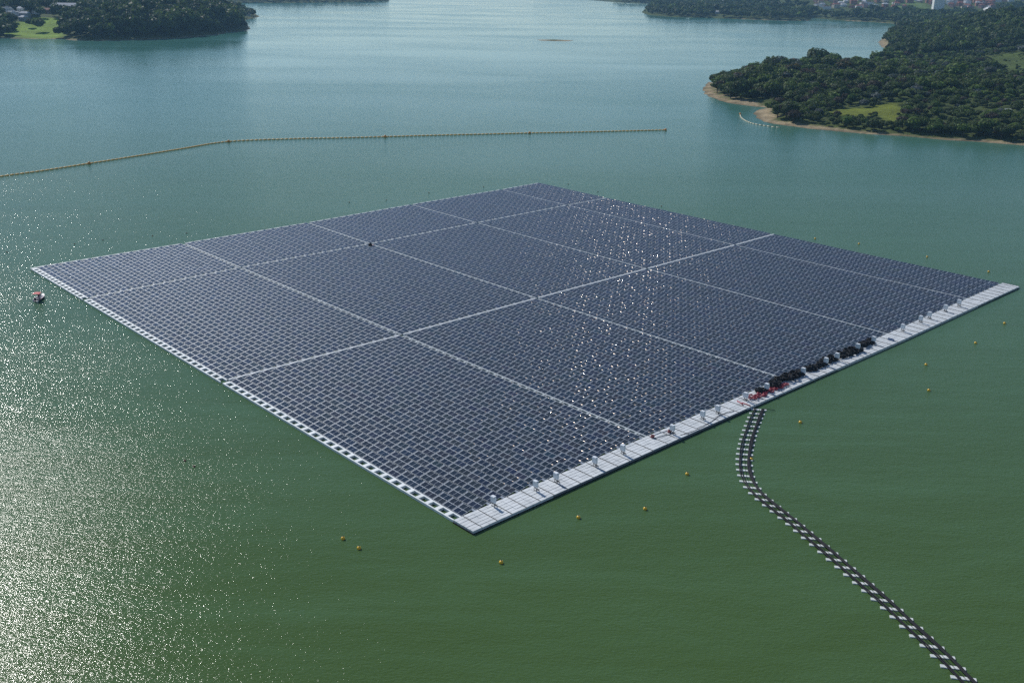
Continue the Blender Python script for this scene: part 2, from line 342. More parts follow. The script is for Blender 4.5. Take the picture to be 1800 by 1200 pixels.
# ---------------------------------------------------------------- houses
M_walls = [mat('house wall ' + k, c, .8, .2, noise=.4) for k, c in (('white', (.75, .75, .73)), ('cream', (.50, .44, .34)), ('pink', (.45, .27, .24)), ('grey', (.34, .35, .37)), ('brick', (.30, .15, .11)))]
M_roofs = [mat('roof ' + k, c, .8, .2, noise=1.0) for k, c in (('terracotta', (.26, .10, .07)), ('grey sheet', (.38, .40, .43)), ('pale sheet', (.62, .63, .64)), ('brown', (.14, .08, .06)))]
M_win = mat('dark window glass', (.02, .025, .03), .15, .6)
WN = ['white', 'cream', 'pink', 'grey', 'bare brick']; RN = ['terracotta', 'grey', 'pale', 'brown']
HOUSES = []
def house_mesh(wd, dp, ht, wi, ri, flat):
    a = MB(); a.box(-wd / 2, wd / 2, -dp / 2, dp / 2, -2, ht, 0)
    k = max(2, int(wd / 3)); fl = max(1, int(ht / 2.9))
    for s_ in (-1, 1):
        for f_ in range(fl):
            for i in range(k):
                x = -wd / 2 + (i + .5) * wd / k; y = s_ * dp / 2
                a.box(x - .5, x + .5, min(y, y + s_ * .03), max(y, y + s_ * .03), .9 + f_ * 2.9, 2.1 + f_ * 2.9, 1)
    r = MB(); o = .5; z = ht + .01
    if flat:
        r.box(-wd / 2 - .15, wd / 2 + .15, -dp / 2 - .15, dp / 2 + .15, z, z + .35, 0)
        r.box(-wd * .1, wd * .15, -dp * .15, dp * .1, z + .36, z + 1.8, 0)
    else:
        rh = dp * .28
        r.add([(-wd / 2 - o, -dp / 2 - o, z), (wd / 2 + o, -dp / 2 - o, z), (wd / 2 + o, dp / 2 + o, z), (-wd / 2 - o, dp / 2 + o, z), (-wd / 2 + dp * .25, 0, z + rh), (wd / 2 - dp * .25, 0, z + rh)],
              [(0, 1, 5, 4), (1, 2, 5), (2, 3, 4, 5), (3, 0, 4), (0, 3, 2, 1)])
    return a.mesh('wall', [M_walls[wi], M_win]), r.mesh('roof', [M_roofs[ri]])
HP = {}
def house(x, y, z, wd, dp, ht, wi, ri, flat, rz, name, label, cat, group=None):
    key = (round(wd), round(dp), round(ht), wi, ri, flat)
    if key not in HP: HP[key] = house_mesh(*[float(k) for k in key[:3]], wi, ri, flat)
    e = empty(name, (x, y, z), rz); tag(e, label, cat, group)
    link('wall', HP[key][0], e); link('roof', HP[key][1], e); HOUSES.append((x, y, max(wd, dp)))
    return e
def cluster(n_, x0, x1, y0, y1, where, group, walls=(0, 0, 1, 2, 4), roofs=(0, 0, 1, 2, 3), big_=1.0):
    done = 0; tries = 0
    while done < n_ and tries < n_ * 20:
        tries += 1
        px, py = rnd.uniform(x0, x1), rnd.uniform(y0, y1); X, Y, Z = on_land(px, py)
        if Z < 1.5 or any((X - a) ** 2 + (Y - b_) ** 2 < 15 ** 2 for a, b_, _ in HOUSES): continue
        wi, ri = rnd.choice(walls), rnd.choice(roofs); flat = rnd.random() < .35
        house(X, Y, Z, rnd.choice((9, 12, 15)) * big_, rnd.choice((8, 10)) * big_, rnd.choice((4, 6, 7)), wi, ri, flat, rnd.uniform(-.6, .6), 'house',
              '%s house with %s %s roof %s' % (WN[wi], RN[ri], 'flat' if flat else 'pitched', where), 'house', group); done += 1

TOWN = 'houses of the hillside town'
cluster(75, 1432, 1590, -14, 17, 'in the town behind the wooded far shore', TOWN)
cluster(60, 1668, 1745, -6, 16, 'in the dense pinkish block above the forested hill', TOWN, walls=(1, 2, 2, 4, 0), roofs=(0, 0, 1, 0))
cluster(22, 1735, 1800, -12, 5, 'in the town at the top right corner', TOWN)
cluster(24, 1595, 1680, -12, 9, 'beside the tall white apartment tower', TOWN)
cluster(7, 8, 66, 24, 37, 'among trees above the bright green meadow', 'houses above the left meadow', walls=(0, 3), roofs=(1, 2, 1))
cluster(7, 1165, 1300, 2, 22, 'half hidden in the trees of the far point', 'houses on the far wooded point', walls=(0, 1), roofs=(2, 1, 0))
cluster(4, 150, 330, 0, 14, 'peeping through the forest of the left headland', 'houses in the headland forest', walls=(0, 0), roofs=(2, 1))
for px, py, wd, dp, ht, wi, ri, name, label, cat in (
        (1648, 17, 22, 14, 26, 0, 2, 'apartment_tower', 'tall white apartment tower standing over the trees behind the right hill', 'tower'),
        (116, 20, 38, 14, 7, 3, 1, 'warehouse', 'long low grey warehouse on the slope above the left meadow', 'warehouse'),
        (139, 7, 14, 9, 6, 0, 2, 'house', 'small bright white roofed house uphill of the long grey warehouse', 'house'),
        (84, 24, 14, 9, 4, 4, 0, 'house', 'low red roofed house beside the long grey warehouse', 'house'),
        (1736, 21, 9, 26, 5, 0, 2, 'house', 'row of bright white roofs in a gap of the hill forest', 'house'),
        (1262, 25, 12, 8, 4, 0, 2, 'boathouse', 'pale shed on the bare bank of the far wooded point', 'shed'),
        (435, 29, 10, 6, 4, 0, 2, 'boathouse', 'white waterside hut on the small bushy point behind the left headland', 'hut')):
    X, Y, Z = on_land(px, py); house(X, Y, Z, wd, dp, ht, wi, ri, cat == 'tower', rnd.uniform(-.15, .15), name, label, cat)
X, Y, Z = on_land(1770, 199); house(X, Y, Z - .5, 5, 3, 2, 0, 2, False, .2, 'hut', 'tiny pale flat-roofed hut almost hidden in peninsula scrub', 'hut')

# ---------------------------------------------------------------- trees
def cube_sphere():
    f = []
    g_ = np.array([-1, 0, 1.])
    for ax in range(3):
        for s_ in (-1, 1):
            for i in range(2):
                for j in range(2):
                    q = []
                    for a, b_ in ((0, 0), (1, 0), (1, 1), (0, 1)):
                        v = np.zeros(3); v[ax] = s_; v[(ax + 1) % 3] = g_[i + a]; v[(ax + 2) % 3] = g_[j + b_]; q.append(v / np.linalg.norm(v))
                    f.append(q if s_ > 0 else q[::-1])
    return np.array(f)
CS = cube_sphere()
def crown(rs, nq, leaf, lumps=6, flat=.75):
    """unit crown (radius 1, height about 1.5*flat): lumpy core plus leaf clumps; returns quads (N,4,3) and shade per quad"""
    lc = [np.array([0, 0, .1])]; lr = [.72]
    for _ in range(lumps):
        a = rs.uniform(0, 2 * math.pi); rr = rs.uniform(.35, .68); lc.append(np.array([math.cos(a) * rr, math.sin(a) * rr, rs.uniform(-.25, .45)])); lr.append(rs.uniform(.30, .46))
    lc = np.array(lc); lr = np.array(lr); Q = []; Sh = []
    for c, r_ in zip(lc, lr):
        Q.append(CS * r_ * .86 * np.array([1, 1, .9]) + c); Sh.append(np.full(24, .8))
    wgt = lr ** 2 / (lr ** 2).sum(); k = rs.choice(len(lc), nq, p=wgt)
    d = rs.normal(size=(nq, 3)); d[:, 2] = np.abs(d[:, 2]) * .9 - .25 * rs.random(nq); d /= np.linalg.norm(d, axis=1)[:, None]
    c = lc[k] + d * (lr[k] * rs.uniform(.86, 1.14, nq))[:, None]
    nn = d + rs.normal(size=(nq, 3)) * .45; nn /= np.linalg.norm(nn, axis=1)[:, None]
    t = np.cross(nn, rs.normal(size=(nq, 3))); t /= np.linalg.norm(t, axis=1)[:, None]; bt = np.cross(nn, t)
    sz = leaf * rs.uniform(.6, 1.35, nq)[:, None]; t = t * sz; bt = bt * sz * .75
    Q.append(np.stack([c - t - bt, c + t - bt * .6, c + t * .8 + bt, c - t * .7 + bt * .8], 1))
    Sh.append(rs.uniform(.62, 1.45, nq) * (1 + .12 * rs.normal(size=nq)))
    Q = np.concatenate(Q); Q[:, :, 2] = Q[:, :, 2] * flat
    return Q, np.concatenate(Sh)
rs = np.random.default_rng(5)
LOD = [[crown(rs, 420, .115, 8) for _ in range(6)], [crown(rs, 120, .19, 5) for _ in range(6)], [crown(rs, 44, .26, 2) for _ in range(6)]]
KINDS = {  # name: leaf colour, second colour
    'dark': ((.032, .054, .014), (.052, .078, .019)), 'mid': ((.058, .090, .021), (.080, .115, .027)), 'light': ((.075, .125, .022), (.105, .160, .028)),
    'ochre': ((.115, .085, .022), (.085, .065, .020)), 'silver': ((.16, .175, .165), (.10, .12, .11)), 'brown': ((.055, .042, .030), (.070, .055, .034))}
TR = []   # x, y, z, radius, height factor, kind, zone
def scatter(zone, poly, xr_, yr_, sp, rr, dmin, kinds, dens=None, vis=.60, grow=None):
    xs = np.arange(xr_[0], xr_[1], sp); ys = np.arange(yr_[0], yr_[1], sp); X, Y = np.meshgrid(xs, ys)
    X = (X + nr.uniform(-.45, .45, X.shape) * sp).ravel(); Y = (Y + nr.uniform(-.45, .45, Y.shape) * sp).ravel()
    k = (np.abs(X) < vis * Y + 20); X, Y = X[k], Y[k]
    d = sdist(poly, X, Y); k = d > dmin + 1.2 * wob(X, Y, 8); X, Y, d = X[k], Y[k], d[k]
    for im, (mp_, _) in enumerate(MEADOWS):
        k = (sdist(mp_, X, Y) < 1.5 + 2 * wob(X, Y, 5)) | ((nr.random(len(X)) < (.03, .02, .2, .16, .3)[im]))
        X, Y, d = X[k], Y[k], d[k]
    if dens is not None:
        k = nr.random(len(X)) < dens(X, Y, d); X, Y, d = X[k], Y[k], d[k]
    for hx, hy, hs in HOUSES:      # clearings at and in front of every house
        L_ = math.hypot(hx, hy); ux, uy = hx / L_, hy / L_; rx, ry = X - hx, Y - hy; al = rx * ux + ry * uy; ac = np.abs(rx * uy - ry * ux)
        k = ~((al < hs * .7 + 3) & (al > -(170 if L_ > 2000 else 38 if L_ > 1200 else 12)) & (ac < hs * .5 + (5 if L_ > 2000 else 0))); X, Y, d = X[k], Y[k], d[k]
    Z = ground(X, Y); names = list(kinds); pw = np.array([kinds[a] for a in names]); pw = pw / pw.sum()
    kk = nr.choice(len(names), len(X), p=pw); r_ = nr.uniform(*rr, len(X)) * (1 + .25 * wob(X, Y, 31, 1))
    if grow is not None: r_ = r_ * grow(X, Y, d)
    r_ = np.minimum(r_, np.maximum(d - 2.5, 1.5) * .8)
    for mp_, _ in MEADOWS:
        if mp_[0][1] > 1200: continue
        hit = np.zeros(len(X), bool)
        for st in (8, 16, 24, 32, 42): hit |= sdist(mp_, X * (1 + st / 650), Y * (1 + st / 650)) > 0
        r_ = np.where(hit, r_ * .55, r_)
    for i in range(len(X)): TR.append((X[i], Y[i], Z[i], r_[i], nr.uniform(.85, 1.25), names[kk[i]], zone))
tipz = lambda X, Y: sstep(650, 690, Y) * (X < 330)
scatter('shore', RIGHT, (120, 620), (500, 1080), 5.7, (1.9, 4.2), 9, {'dark': 3, 'mid': 5, 'light': 3.0, 'brown': 1.2, 'silver': .35},
        dens=lambda X, Y, d: np.clip(.95 - .35 * (wob(X, Y, 26, 3) > .55) - .15 * sstep(.30, .42, X / Y) * (d > 22) * (wob(X, Y, 15, 2) > -.25), 0, 1) * (1 - ((X < 182) & (Y > 655) & (Y < 700)) * .9),
        grow=lambda X, Y, d: (1 - .15 * sstep(.30, .42, X / Y) * (d > 22)) * (1 + .25 * wob(X, Y, 19, 5)) * (1 + .45 * tipz(X, Y)) + .35 * (1 - sstep(12, 30, d)) * (X > 185))
scatter('shore', RIGHT, (185, 420), (490, 640), 5.2, (2.4, 3.9), 8, {'dark': 5, 'mid': 4, 'brown': .8, 'light': .8}, dens=lambda X, Y, d: (d < 30) * .9)
scatter('forest', RIGHT, (400, 1000), (1080, 1620), 9.5, (4.8, 7.5), 8, {'dark': 6, 'mid': 4, 'light': .8, 'brown': .3}, grow=lambda X, Y, d: 1 + .15 * wob(X, Y, 50))
scatter('farwood', RIGHT, (150, 2300), (1620, 3300), 15, (6.5, 10), 6, {'dark': 6, 'mid': 3, 'light': .4}, dens=lambda X, Y, d: np.where((Y > 2320) & (X > 600), .2, 1.0), vis=.56)
scatter('headland', LEFT, (-1400, -370), (1220, 2500), 10.5, (5.2, 8.5), 7, {'dark': 8, 'mid': 2.5}, dens=lambda X, Y, d: np.where((X < -560) & (Y > 1500), .75, 1.0), vis=.56,
        grow=lambda X, Y, d: (1 + .5 * sstep(-560, -470, X) * (1 - sstep(0, 90, d) * .3)) * np.where(Y > 1740, .5, 1))
scatter('strip', STRIP, (-1400, -330), (2640, 3300), 17, (7, 10), 5, {'dark': 1, 'mid': .5}, vis=.5)
# landmark trees
def lm(px, py, zt, r_, hf, kind, zone):
    x, y = g(px, py, zt); TR.append((x, y, float(ground(x, y)[0]), r_, hf, kind, zone))
lm(1437, 104, 13, 10.5, 1.15, 'dark', 'dome'); lm(1677, 141, 12, 9.0, 1.0, 'light', 'lone')
for a in ((1396, 124), (1358, 128), (1485, 124)): lm(*a, 11, 7.5, 1, 'ochre', 'ochre')
for a in ((1382, 128), (1408, 130), (1375, 140), (1462, 128), (1505, 122)): lm(*a, 11, 5, 1, 'ochre', 'ochre')
for a in ((1512, 118), (1555, 126), (1575, 106), (1605, 117), (1570, 147), (1615, 142), (1410, 135), (1740, 132)): lm(*a, 11, 5.5, .9, 'silver', 'silver')

TR.sort(key=lambda t: -t[3] / math.hypot(t[0], t[1]) * (3 if t[6] in ('dome', 'lone', 'ochre', 'silver') else 1) * (1.15 if t[6] == 'shore' else .4))
NEAR, REST = TR[:300], TR[300:]
def tint(kind, q=None):
    a, b_ = np.array(KINDS[kind][0]), np.array(KINDS[kind][1]); t = nr.random(); return (a * (1 - t) + b_ * t) * nr.uniform(.85, 1.15)
crown_me = {}; trunk_me = []
for k in range(3):
    tb = MB(); tb.tube([(0, 0, -.5), (.06, .02, .5), (0, .05, 1.1)], [.09, .065, .04], 7)
    for a in range(4): tb.tube([(0, .03, .62 + .1 * a), (.28 * math.cos(a * 1.6 + k), .28 * math.sin(a * 1.6 + k), 1.05 + .1 * a)], [.035, .015], 5)
    trunk_me.append(tb.mesh('trunk', [M_bark]))
for kind in KINDS:
    for s_ in range(6):
        Q, Sh = LOD[0][s_]; base = tint(kind)[None, :] * np.ones((len(Q), 1))
        sec = np.array(KINDS[kind][1]); mixk = nr.random(len(Q))[:, None] * .6; base = base * (1 - mixk) + sec * mixk
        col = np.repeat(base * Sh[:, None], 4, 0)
        if kind in ('silver', 'ochre'):   # blossom or pale leaves on the outer clumps over a green inside
            low = np.repeat((nr.random(len(Q)) < .45)[:, None] * 1.0, 4, 0); col = col * (1 - low) + np.array([.035, .055, .02]) * low
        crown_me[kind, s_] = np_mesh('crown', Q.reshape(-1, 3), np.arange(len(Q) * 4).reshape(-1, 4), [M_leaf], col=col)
LAB = {('shore', 'dark'): 'dark green rounded tree', ('shore', 'mid'): 'mid green bushy tree', ('shore', 'light'): 'light yellowish green leafy tree', ('shore', 'brown'): 'dull brownish half bare tree', ('shore', 'silver'): 'pale silvery leaved tree'}
for i, (x, y, z, r_, hf, kind, zone) in enumerate(NEAR):
    h0 = r_ * .95 * hf
    e = empty('tree', (x, y, z), nr.uniform(0, 6.28))
    c_ = link('crown', crown_me[kind, int(nr.integers(6))], e, (0, 0, h0)); c_.scale = (r_, r_, r_ * hf)
    t_ = link('trunk', trunk_me[i % 3], e); t_.scale = (r_, r_, h0)
    if zone == 'dome': lab, grp = 'largest dark domed tree breaking the skyline of the right peninsula', None
    elif zone == 'lone': lab, grp = 'big round tree with sunlit light green top standing out in the peninsula scrub', None
    elif zone == 'ochre': lab, grp = 'orange ochre flowering tree near the back edge of the right peninsula', 'ochre flowering trees'
    elif zone == 'silver': lab, grp = 'whitish silver leaved tree in the middle of the right peninsula', 'silvery trees'
    else:
        q_ = x / y; sz_ = 'large ' if r_ > 4.6 else ('small ' if r_ < 3.2 else '')
        if x < 215 and y > 690: pos = 'near the sandy tip of the peninsula' if x < 178 else 'behind the sandy tip, back row' if y > 790 else 'behind the sandy tip'
        elif y > 655 and q_ < .30: pos = 'on the dark left part of the peninsula' if y < 760 else 'on the left skyline of the peninsula'
        elif q_ < .30: pos = 'right behind the small cove'
        elif y < 545 + .12 * x: pos = 'in the beach front row ' + ('below the meadow' if q_ < .38 else 'right of the meadow' if q_ < .45 else 'near the right frame edge')
        elif q_ < .38: pos = 'around the small meadow'
        else: pos = 'in the scrub right of the meadow' if q_ < .45 else 'in the scrub near the right frame edge'
        lab = sz_ + LAB.get((zone, kind), kind + ' green tree') + ' ' + pos; grp = 'peninsula trees ' + kind
    tag(e, lab, 'tree', grp)
# all other trees as one mass
Vs, Cs = [], []
for x, y, z, r_, hf, kind, zone in REST:
    dist = math.hypot(x, y); lod = 0 if dist < 700 else (1 if dist < 1650 else 2)
    Q, Sh = LOD[lod][int(nr.integers(6))]; a = nr.uniform(0, 6.28); c, s_ = math.cos(a), math.sin(a)
    hf2 = hf * (1.25 if zone in ('headland', 'forest') else 1)
    P = np.stack([(Q[..., 0] * c - Q[..., 1] * s_) * r_ + x, (Q[..., 0] * s_ + Q[..., 1] * c) * r_ + y, (Q[..., 2] + .85) * r_ * hf2 + z], -1)
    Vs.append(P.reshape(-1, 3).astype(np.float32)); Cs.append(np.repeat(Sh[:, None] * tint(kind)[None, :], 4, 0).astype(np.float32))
Vs = np.concatenate(Vs); Cs = np.concatenate(Cs)
tag(link('forest', np_mesh('forest', Vs, np.arange(len(Vs)).reshape(-1, 4), [M_leaf], col=Cs)), 'dense dark woodland covering the shores and hills around the lake', 'forest', kind='stuff')
del Vs, Cs

# ---------------------------------------------------------------- the floating array
UN = np.array([0, .546081, 1.09957, 1.64845, 2.18919, 2.44871]) * 80
VN = np.array([0, .454617, 1.3849, 2.31141]) * 80
NODE = {(0, 0): (66, 471), (1, 0): (322, 429.5), (2, 0): (541, 393), (3, 0): (723, 361), (4, 0): (881.7, 334.5), (5, 0): (946, 323),
        (0, 1): (158, 525), (1, 1): (422, 472), (2, 1): (650, 430), (3, 1): (838, 393), (4, 1): (996.7, 362), (5, 1): (1065, 349.5),
        (0, 2): (403, 669), (1, 2): (705, 590.7), (2, 2): (943, 526), (3, 2): (1136.7, 474), (4, 2): (1291.7, 432.3), (5, 2): (1359, 413.5),
        (0, 3): (812, 908), (1, 3): (1133, 769), (2, 3): (1373, 666), (3, 3): (1557.5, 588), (4, 3): (1698, 526), (5, 3): (1757, 500)}
NP = np.array([[g(*NODE[i, j], .3) for j in range(4)] for i in range(6)])
def W(U, V):
    """array coordinates in metres -> lake position; the raft is slightly bent, as surveyed at its walkway crossings"""
    U = np.asarray(U, float); V = np.asarray(V, float)
    i = np.clip(np.searchsorted(UN, U, 'right') - 1, 0, 4); j = np.clip(np.searchsorted(VN, V, 'right') - 1, 0, 2)
    a = ((U - UN[i]) / (UN[i + 1] - UN[i]))[..., None]; b_ = ((V - VN[j]) / (VN[j + 1] - VN[j]))[..., None]
    return NP[i, j] * (1 - a) * (1 - b_) + NP[i + 1, j] * a * (1 - b_) + NP[i, j + 1] * (1 - a) * b_ + NP[i + 1, j + 1] * a * b_
ORG = W(0., VN[3])
array = empty('floating_solar_array', (ORG[0], ORG[1], 0))
tag(array, 'huge floating solar array of dark panels on white floats, moored on the green lake', 'solar array')
ox, oy = float(ORG[0]), float(ORG[1])

def boxes(B, name, mats, mi=None, parent=array):
    """B rows: u0,u1,v0,v1,z0,z1 -> merged boxes following the raft"""
    B = np.array(B, float); N = len(B)
    cu = B[:, [0, 1, 1, 0]]; cv = B[:, [2, 2, 3, 3]]; xy = W(cu, cv) - ORG
    # U x V is left handed here, so wind the corners the other way
    V = np.zeros((N, 8, 3)); V[:, :4, :2] = xy; V[:, 4:, :2] = xy; V[:, :4, 2] = B[:, 4:5]; V[:, 4:, 2] = B[:, 5:6]
    if B.shape[1] == 7: V[:, [1, 2, 5, 6], 2] += B[:, 6:7]      # rise towards the high side
    F = np.array([(0, 1, 2, 3), (7, 6, 5, 4), (4, 5, 1, 0), (5, 6, 2, 1), (6, 7, 3, 2), (7, 4, 0, 3)])
    Q = (np.arange(N)[:, None, None] * 8 + F[None])
    return link(name, np_mesh(name, V, Q, mats, None if mi is None else np.repeat(mi, 6)), parent)

NPAIR = [14, 14, 14, 14, 7]; NROW = [15, 30, 30]
secU = []; secV = []
for i in range(5):
    a = UN[i] + (.75 if i else 0); b_ = UN[i + 1] - (.75 if i < 4 else 0); pit = (b_ - a + .45) / NPAIR[i]; secU.append([(a + k * pit, pit) for k in range(NPAIR[i])])
for j in range(3):
    a = VN[j] + (.55 if j else .5); b_ = VN[j + 1] - (.55 if j < 2 else .0); pit = (b_ - a) / NROW[j]; secV.append([(a + k * pit, pit) for k in range(NROW[j])])
TILT = math.tan(R(11)); ZL = .40
PAN = []     # u0,u1,v0,v1,zlow,zhigh
FLT, WALK = [], []
for i in range(5):
    for (u, pu) in secU[i]:
        w1 = (pu - .74) / 2
        for j in range(3):
            for (v, pv) in secV[j]:
                a, b_ = v + .125, v + pv - .125
                PAN.append((u, u + w1 - .015, a, b_, ZL, ZL + (w1 - .015) * TILT))
                PAN.append((u + w1 + .015, u + 2 * w1, a, b_, ZL + (w1 + .015) * TILT, ZL + 2 * w1 * TILT))
                FLT.append((u + 2 * w1 + .12, u + pu - .10, v + .02, v + pv - .02, -.1, .33))
                WALK.append((u + .04, u + 2 * w1 - .02, v - .06, v + .06, ZL - .12, ZL - .03, 2 * w1 * TILT))
PAN = np.array(PAN)
cen = W((PAN[:, 0] + PAN[:, 1]) / 2, (PAN[:, 2] + PAN[:, 3]) / 2)
order = np.argsort(np.hypot(cen[:, 0], cen[:, 1])); near100 = order[:100]; rest = order[100:]
nS = np.array(SV)
def panels(P, origin, name, parent, kind=None, loc=(0, 0, 0)):
    N = len(P); cu = P[:, [0, 1, 1, 0]]; cv = P[:, [2, 2, 3, 3]]; xy = W(cu, cv) - origin; z = P[:, [4, 5, 5, 4]]
    dz = nr.normal(0, .010, (N, 1)); sl = nr.normal(0, .006, (N, 1)); z = z + dz + sl * np.array([1, 1, -1, -1])
    T = .035
    V = np.zeros((N, 12, 3)); V[:, :4, :2] = xy; V[:, 4:8, :2] = xy; V[:, :4, 2] = z - T; V[:, 4:8, 2] = z
    c = V[:, 4:8].mean(1, keepdims=True); ul = np.linalg.norm(V[:, 5] - V[:, 4], axis=1)[:, None, None]; vl = np.linalg.norm(V[:, 7] - V[:, 4], axis=1)[:, None, None]
    eu = (V[:, 5:6] - V[:, 4:5]) / ul; ev = (V[:, 7:8] - V[:, 4:5]) / vl; fr = .048
    V[:, 8:12] = V[:, 4:8] + eu * fr * np.array([1, -1, -1, 1])[None, :, None] + ev * fr * np.array([1, 1, -1, -1])[None, :, None]
    V[:, 8:12, 2] += .004
    F = np.array([(0, 1, 2, 3), (7, 6, 5, 4), (4, 5, 1, 0), (5, 6, 2, 1), (6, 7, 3, 2), (7, 4, 0, 3), (11, 10, 9, 8)])
    MI = np.array([1, 0, 0, 0, 0, 0, 2])
    Q = np.arange(N)[:, None, None] * 12 + F[None]
    uv = np.zeros((N, 7, 4, 2)); uv[:, 6] = np.array([[1, 0], [1, 1], [0, 1], [0, 0]])
    t = nr.random((N, 1)); base = np.array([.010, .018, .034]) * (1 - t) + np.array([.019, .022, .027]) * t
    base = base * nr.uniform(.75, 1.35, (N, 1)) * (1 + nr.normal(0, .08, (N, 3)))
    col = np.repeat(base, 12, 0)
    V = V.reshape(-1, 3); Q = Q.reshape(-1, 4); MI = np.tile(MI, N); uv = uv.reshape(-1, 4, 2)
    # two added glint plates per panel, tilted to mirror the sun at the viewer
    cl = []
    for f_ in (.2, .8):
        mid_ = (V.reshape(N, 12, 3)[:, 5] * (1 - f_) + V.reshape(N, 12, 3)[:, 6] * f_)
        dg = nr.normal(20, 6.5, N); az = np.radians(3.3 + (30 - dg) * .25 + nr.normal(0, .55, N) + (40 * (nr.random(N) < .90) if f_ == .2 else nr.normal(0, .7, N))); dd = np.radians(dg)
        nv = nS[None] + np.stack([-np.sin(az) * np.cos(dd), -np.cos(az) * np.cos(dd), np.sin(dd)], 1); nv /= np.linalg.norm(nv, axis=1)[:, None]  # plate normals set halfway between the sun and view directions
        e2 = ev[:, 0] - (ev[:, 0] * nv).sum(1)[:, None] * nv; e2 /= np.linalg.norm(e2, axis=1)[:, None]; e1 = np.cross(nv, e2)
        m_ = mid_ + np.array([0, 0, .03]) - eu[:, 0] * .03
        a1, a2 = (.008, .035) if f_ == .2 else (.022, .16)
        cl.append(np.stack([m_ - e1 * a1 - e2 * a2, m_ + e1 * a1 - e2 * a2, m_ + e1 * a1 + e2 * a2, m_ - e1 * a1 + e2 * a2], 1))
    CV = np.concatenate(cl, 1).reshape(-1, 3); CQ = np.arange(len(CV)).reshape(-1, 4)[:, ::-1] + len(V)
    nc = len(CQ)
    V = np.concatenate([V, CV]); Q = np.concatenate([Q, CQ]); MI = np.concatenate([MI, np.tile([3, 4], nc // 2)]); uv = np.concatenate([uv, np.zeros((nc, 4, 2))]); col = np.concatenate([col, np.ones((len(CV), 3))])
    o = link(name, np_mesh(name, V, Q, [M_frame, M_back, M_glass, M_glint, M_sheen], MI, uv, col), parent, loc)
    if kind: o['kind'] = kind
    return o
for k in near100:
    P = PAN[k:k + 1]; oc = W((P[0, 0] + P[0, 1]) / 2, (P[0, 2] + P[0, 3]) / 2)
    panels(P, oc, 'solar_panel', array, loc=(oc[0] - ox, oc[1] - oy, 0))
panels(PAN[rest], ORG, 'solar_panel_field', array, kind='stuff')
boxes(FLT, 'panel_floats', [M_gap])['kind'] = 'stuff'
boxes(WALK, 'cross_rails', [M_rail])['kind'] = 'stuff'

# walkways between the blocks
allV = [(v, pv) for j in range(3) for (v, pv) in secV[j]]
for i in range(1, 5):
    B = []
    u = UN[i]
    for j in range(3):
        for (v, pv) in secV[j]:
            B.append((u + .34, u + .62, v + .01, v + pv - .01, -.1, .46)); B.append((u - .42, u - .26, v + .01, v + pv - .01, -.1, .44))
            B.append((u - .26, u + .28, v + .10, v + .55, -.1, .455)); B.append((u - .26, u + .28, v + .95, v + 1.12, -.1, .455))
    boxes(B, 'walkway', [M_float])
B = []
for i in range(5):
    for (u, pu) in secU[i]:
        B.append((u - .1, u + pu / 2 - .12, VN[2] - .26, VN[2] + .24, -.1, .66)); B.append((u + pu / 2 - .10, u + pu - .12, VN[2] - .26, VN[2] + .24, -.1, .66))
boxes(B, 'walkway', [M_deck])
B = []; E_ = []
for i in range(5):
    for (u, pu) in secU[i]:
        B.append((u, u + pu * .72, VN[1] - .30, VN[1] + .20, -.1, .60)); B.append((u + pu * .76, u + pu - .05, VN[1] - .30, VN[1] + .15, -.1, .56))
        E_.append((u, u + pu * .8, VN[0] - .35, VN[0] + .25, -.1, .58)); E_.append((u + pu * .82, u + pu - .02, VN[0] - .35, VN[0] + .1, -.1, .52))
boxes(B, 'walkway', [M_float]); boxes(E_, 'edge_walkway', [M_float])
# ladder-like edge walkway along the near left side
B = [(-1.85, -.05, VN[0] - .35, VN[0] + .1, -.1, .50)]
for (v, pv) in allV:
    B += [(-1.80, -1.56, v + .01, v + pv - .01, -.1, .42), (-.42, -.14, v + .01, v + pv - .01, -.1, .42), (-1.56, -.42, v + .05, v + .84, -.1, .44)]
boxes(B, 'edge_walkway', [mat('bright walkway float', (.78, .80, .79), .5, .4, noise=.6, col2=(.64, .66, .64))])
# far right edge: float ends
B = []
for (v, pv) in allV: B += [(UN[5] - .2, UN[5] + .35, v + .2, v + 1.0, -.1, .42)]
boxes(B, 'edge_floats', [M_float])
# service deck of float tiles
V0 = VN[3]; B = []; SE = []
us = [-1.85] + [u for i in range(5) for (u, pu) in secU[i]] + [UN[5], UN[5] + 1.6]
for a, b_ in zip(us[:-1], us[1:]):
    nk = 2 if b_ - a > 2.2 else 1
    for q in range(nk):
        for r_ in range(6):
            jz = nr.normal(0, .012); B.append((a + (b_ - a) * q / nk + .02, a + (b_ - a) * (q + 1) / nk - .02, V0 + .12 + r_ * .78 + .045, V0 + .12 + (r_ + 1) * .78 - .055, -.1, .52 + jz))
    SE.append((b_ - .03, b_ + .03, V0 + .2, V0 + 4.8, .53, .60))
boxes(B, 'deck', [M_deck])
boxes(SE, 'deck_seam', [M_line])
boxes([(us[0], us[-1], V0 + 4.80, V0 + 4.88, -.1, .12), (us[0] - .10, us[0], V0 + .1, V0 + 4.88, -.1, .20)], 'edge_shade', [M_black])  # shade and reflection at the deck edge, put in as black strips
boxes([(us[0] + .2, us[-1] - .2, V0 + .2, V0 + 4.7, -.12, .44)], 'deck_underside', [mat('grey joint plastic', (.16, .17, .18), .8, .2)])  # grey slab under the tiles, showing through the joints

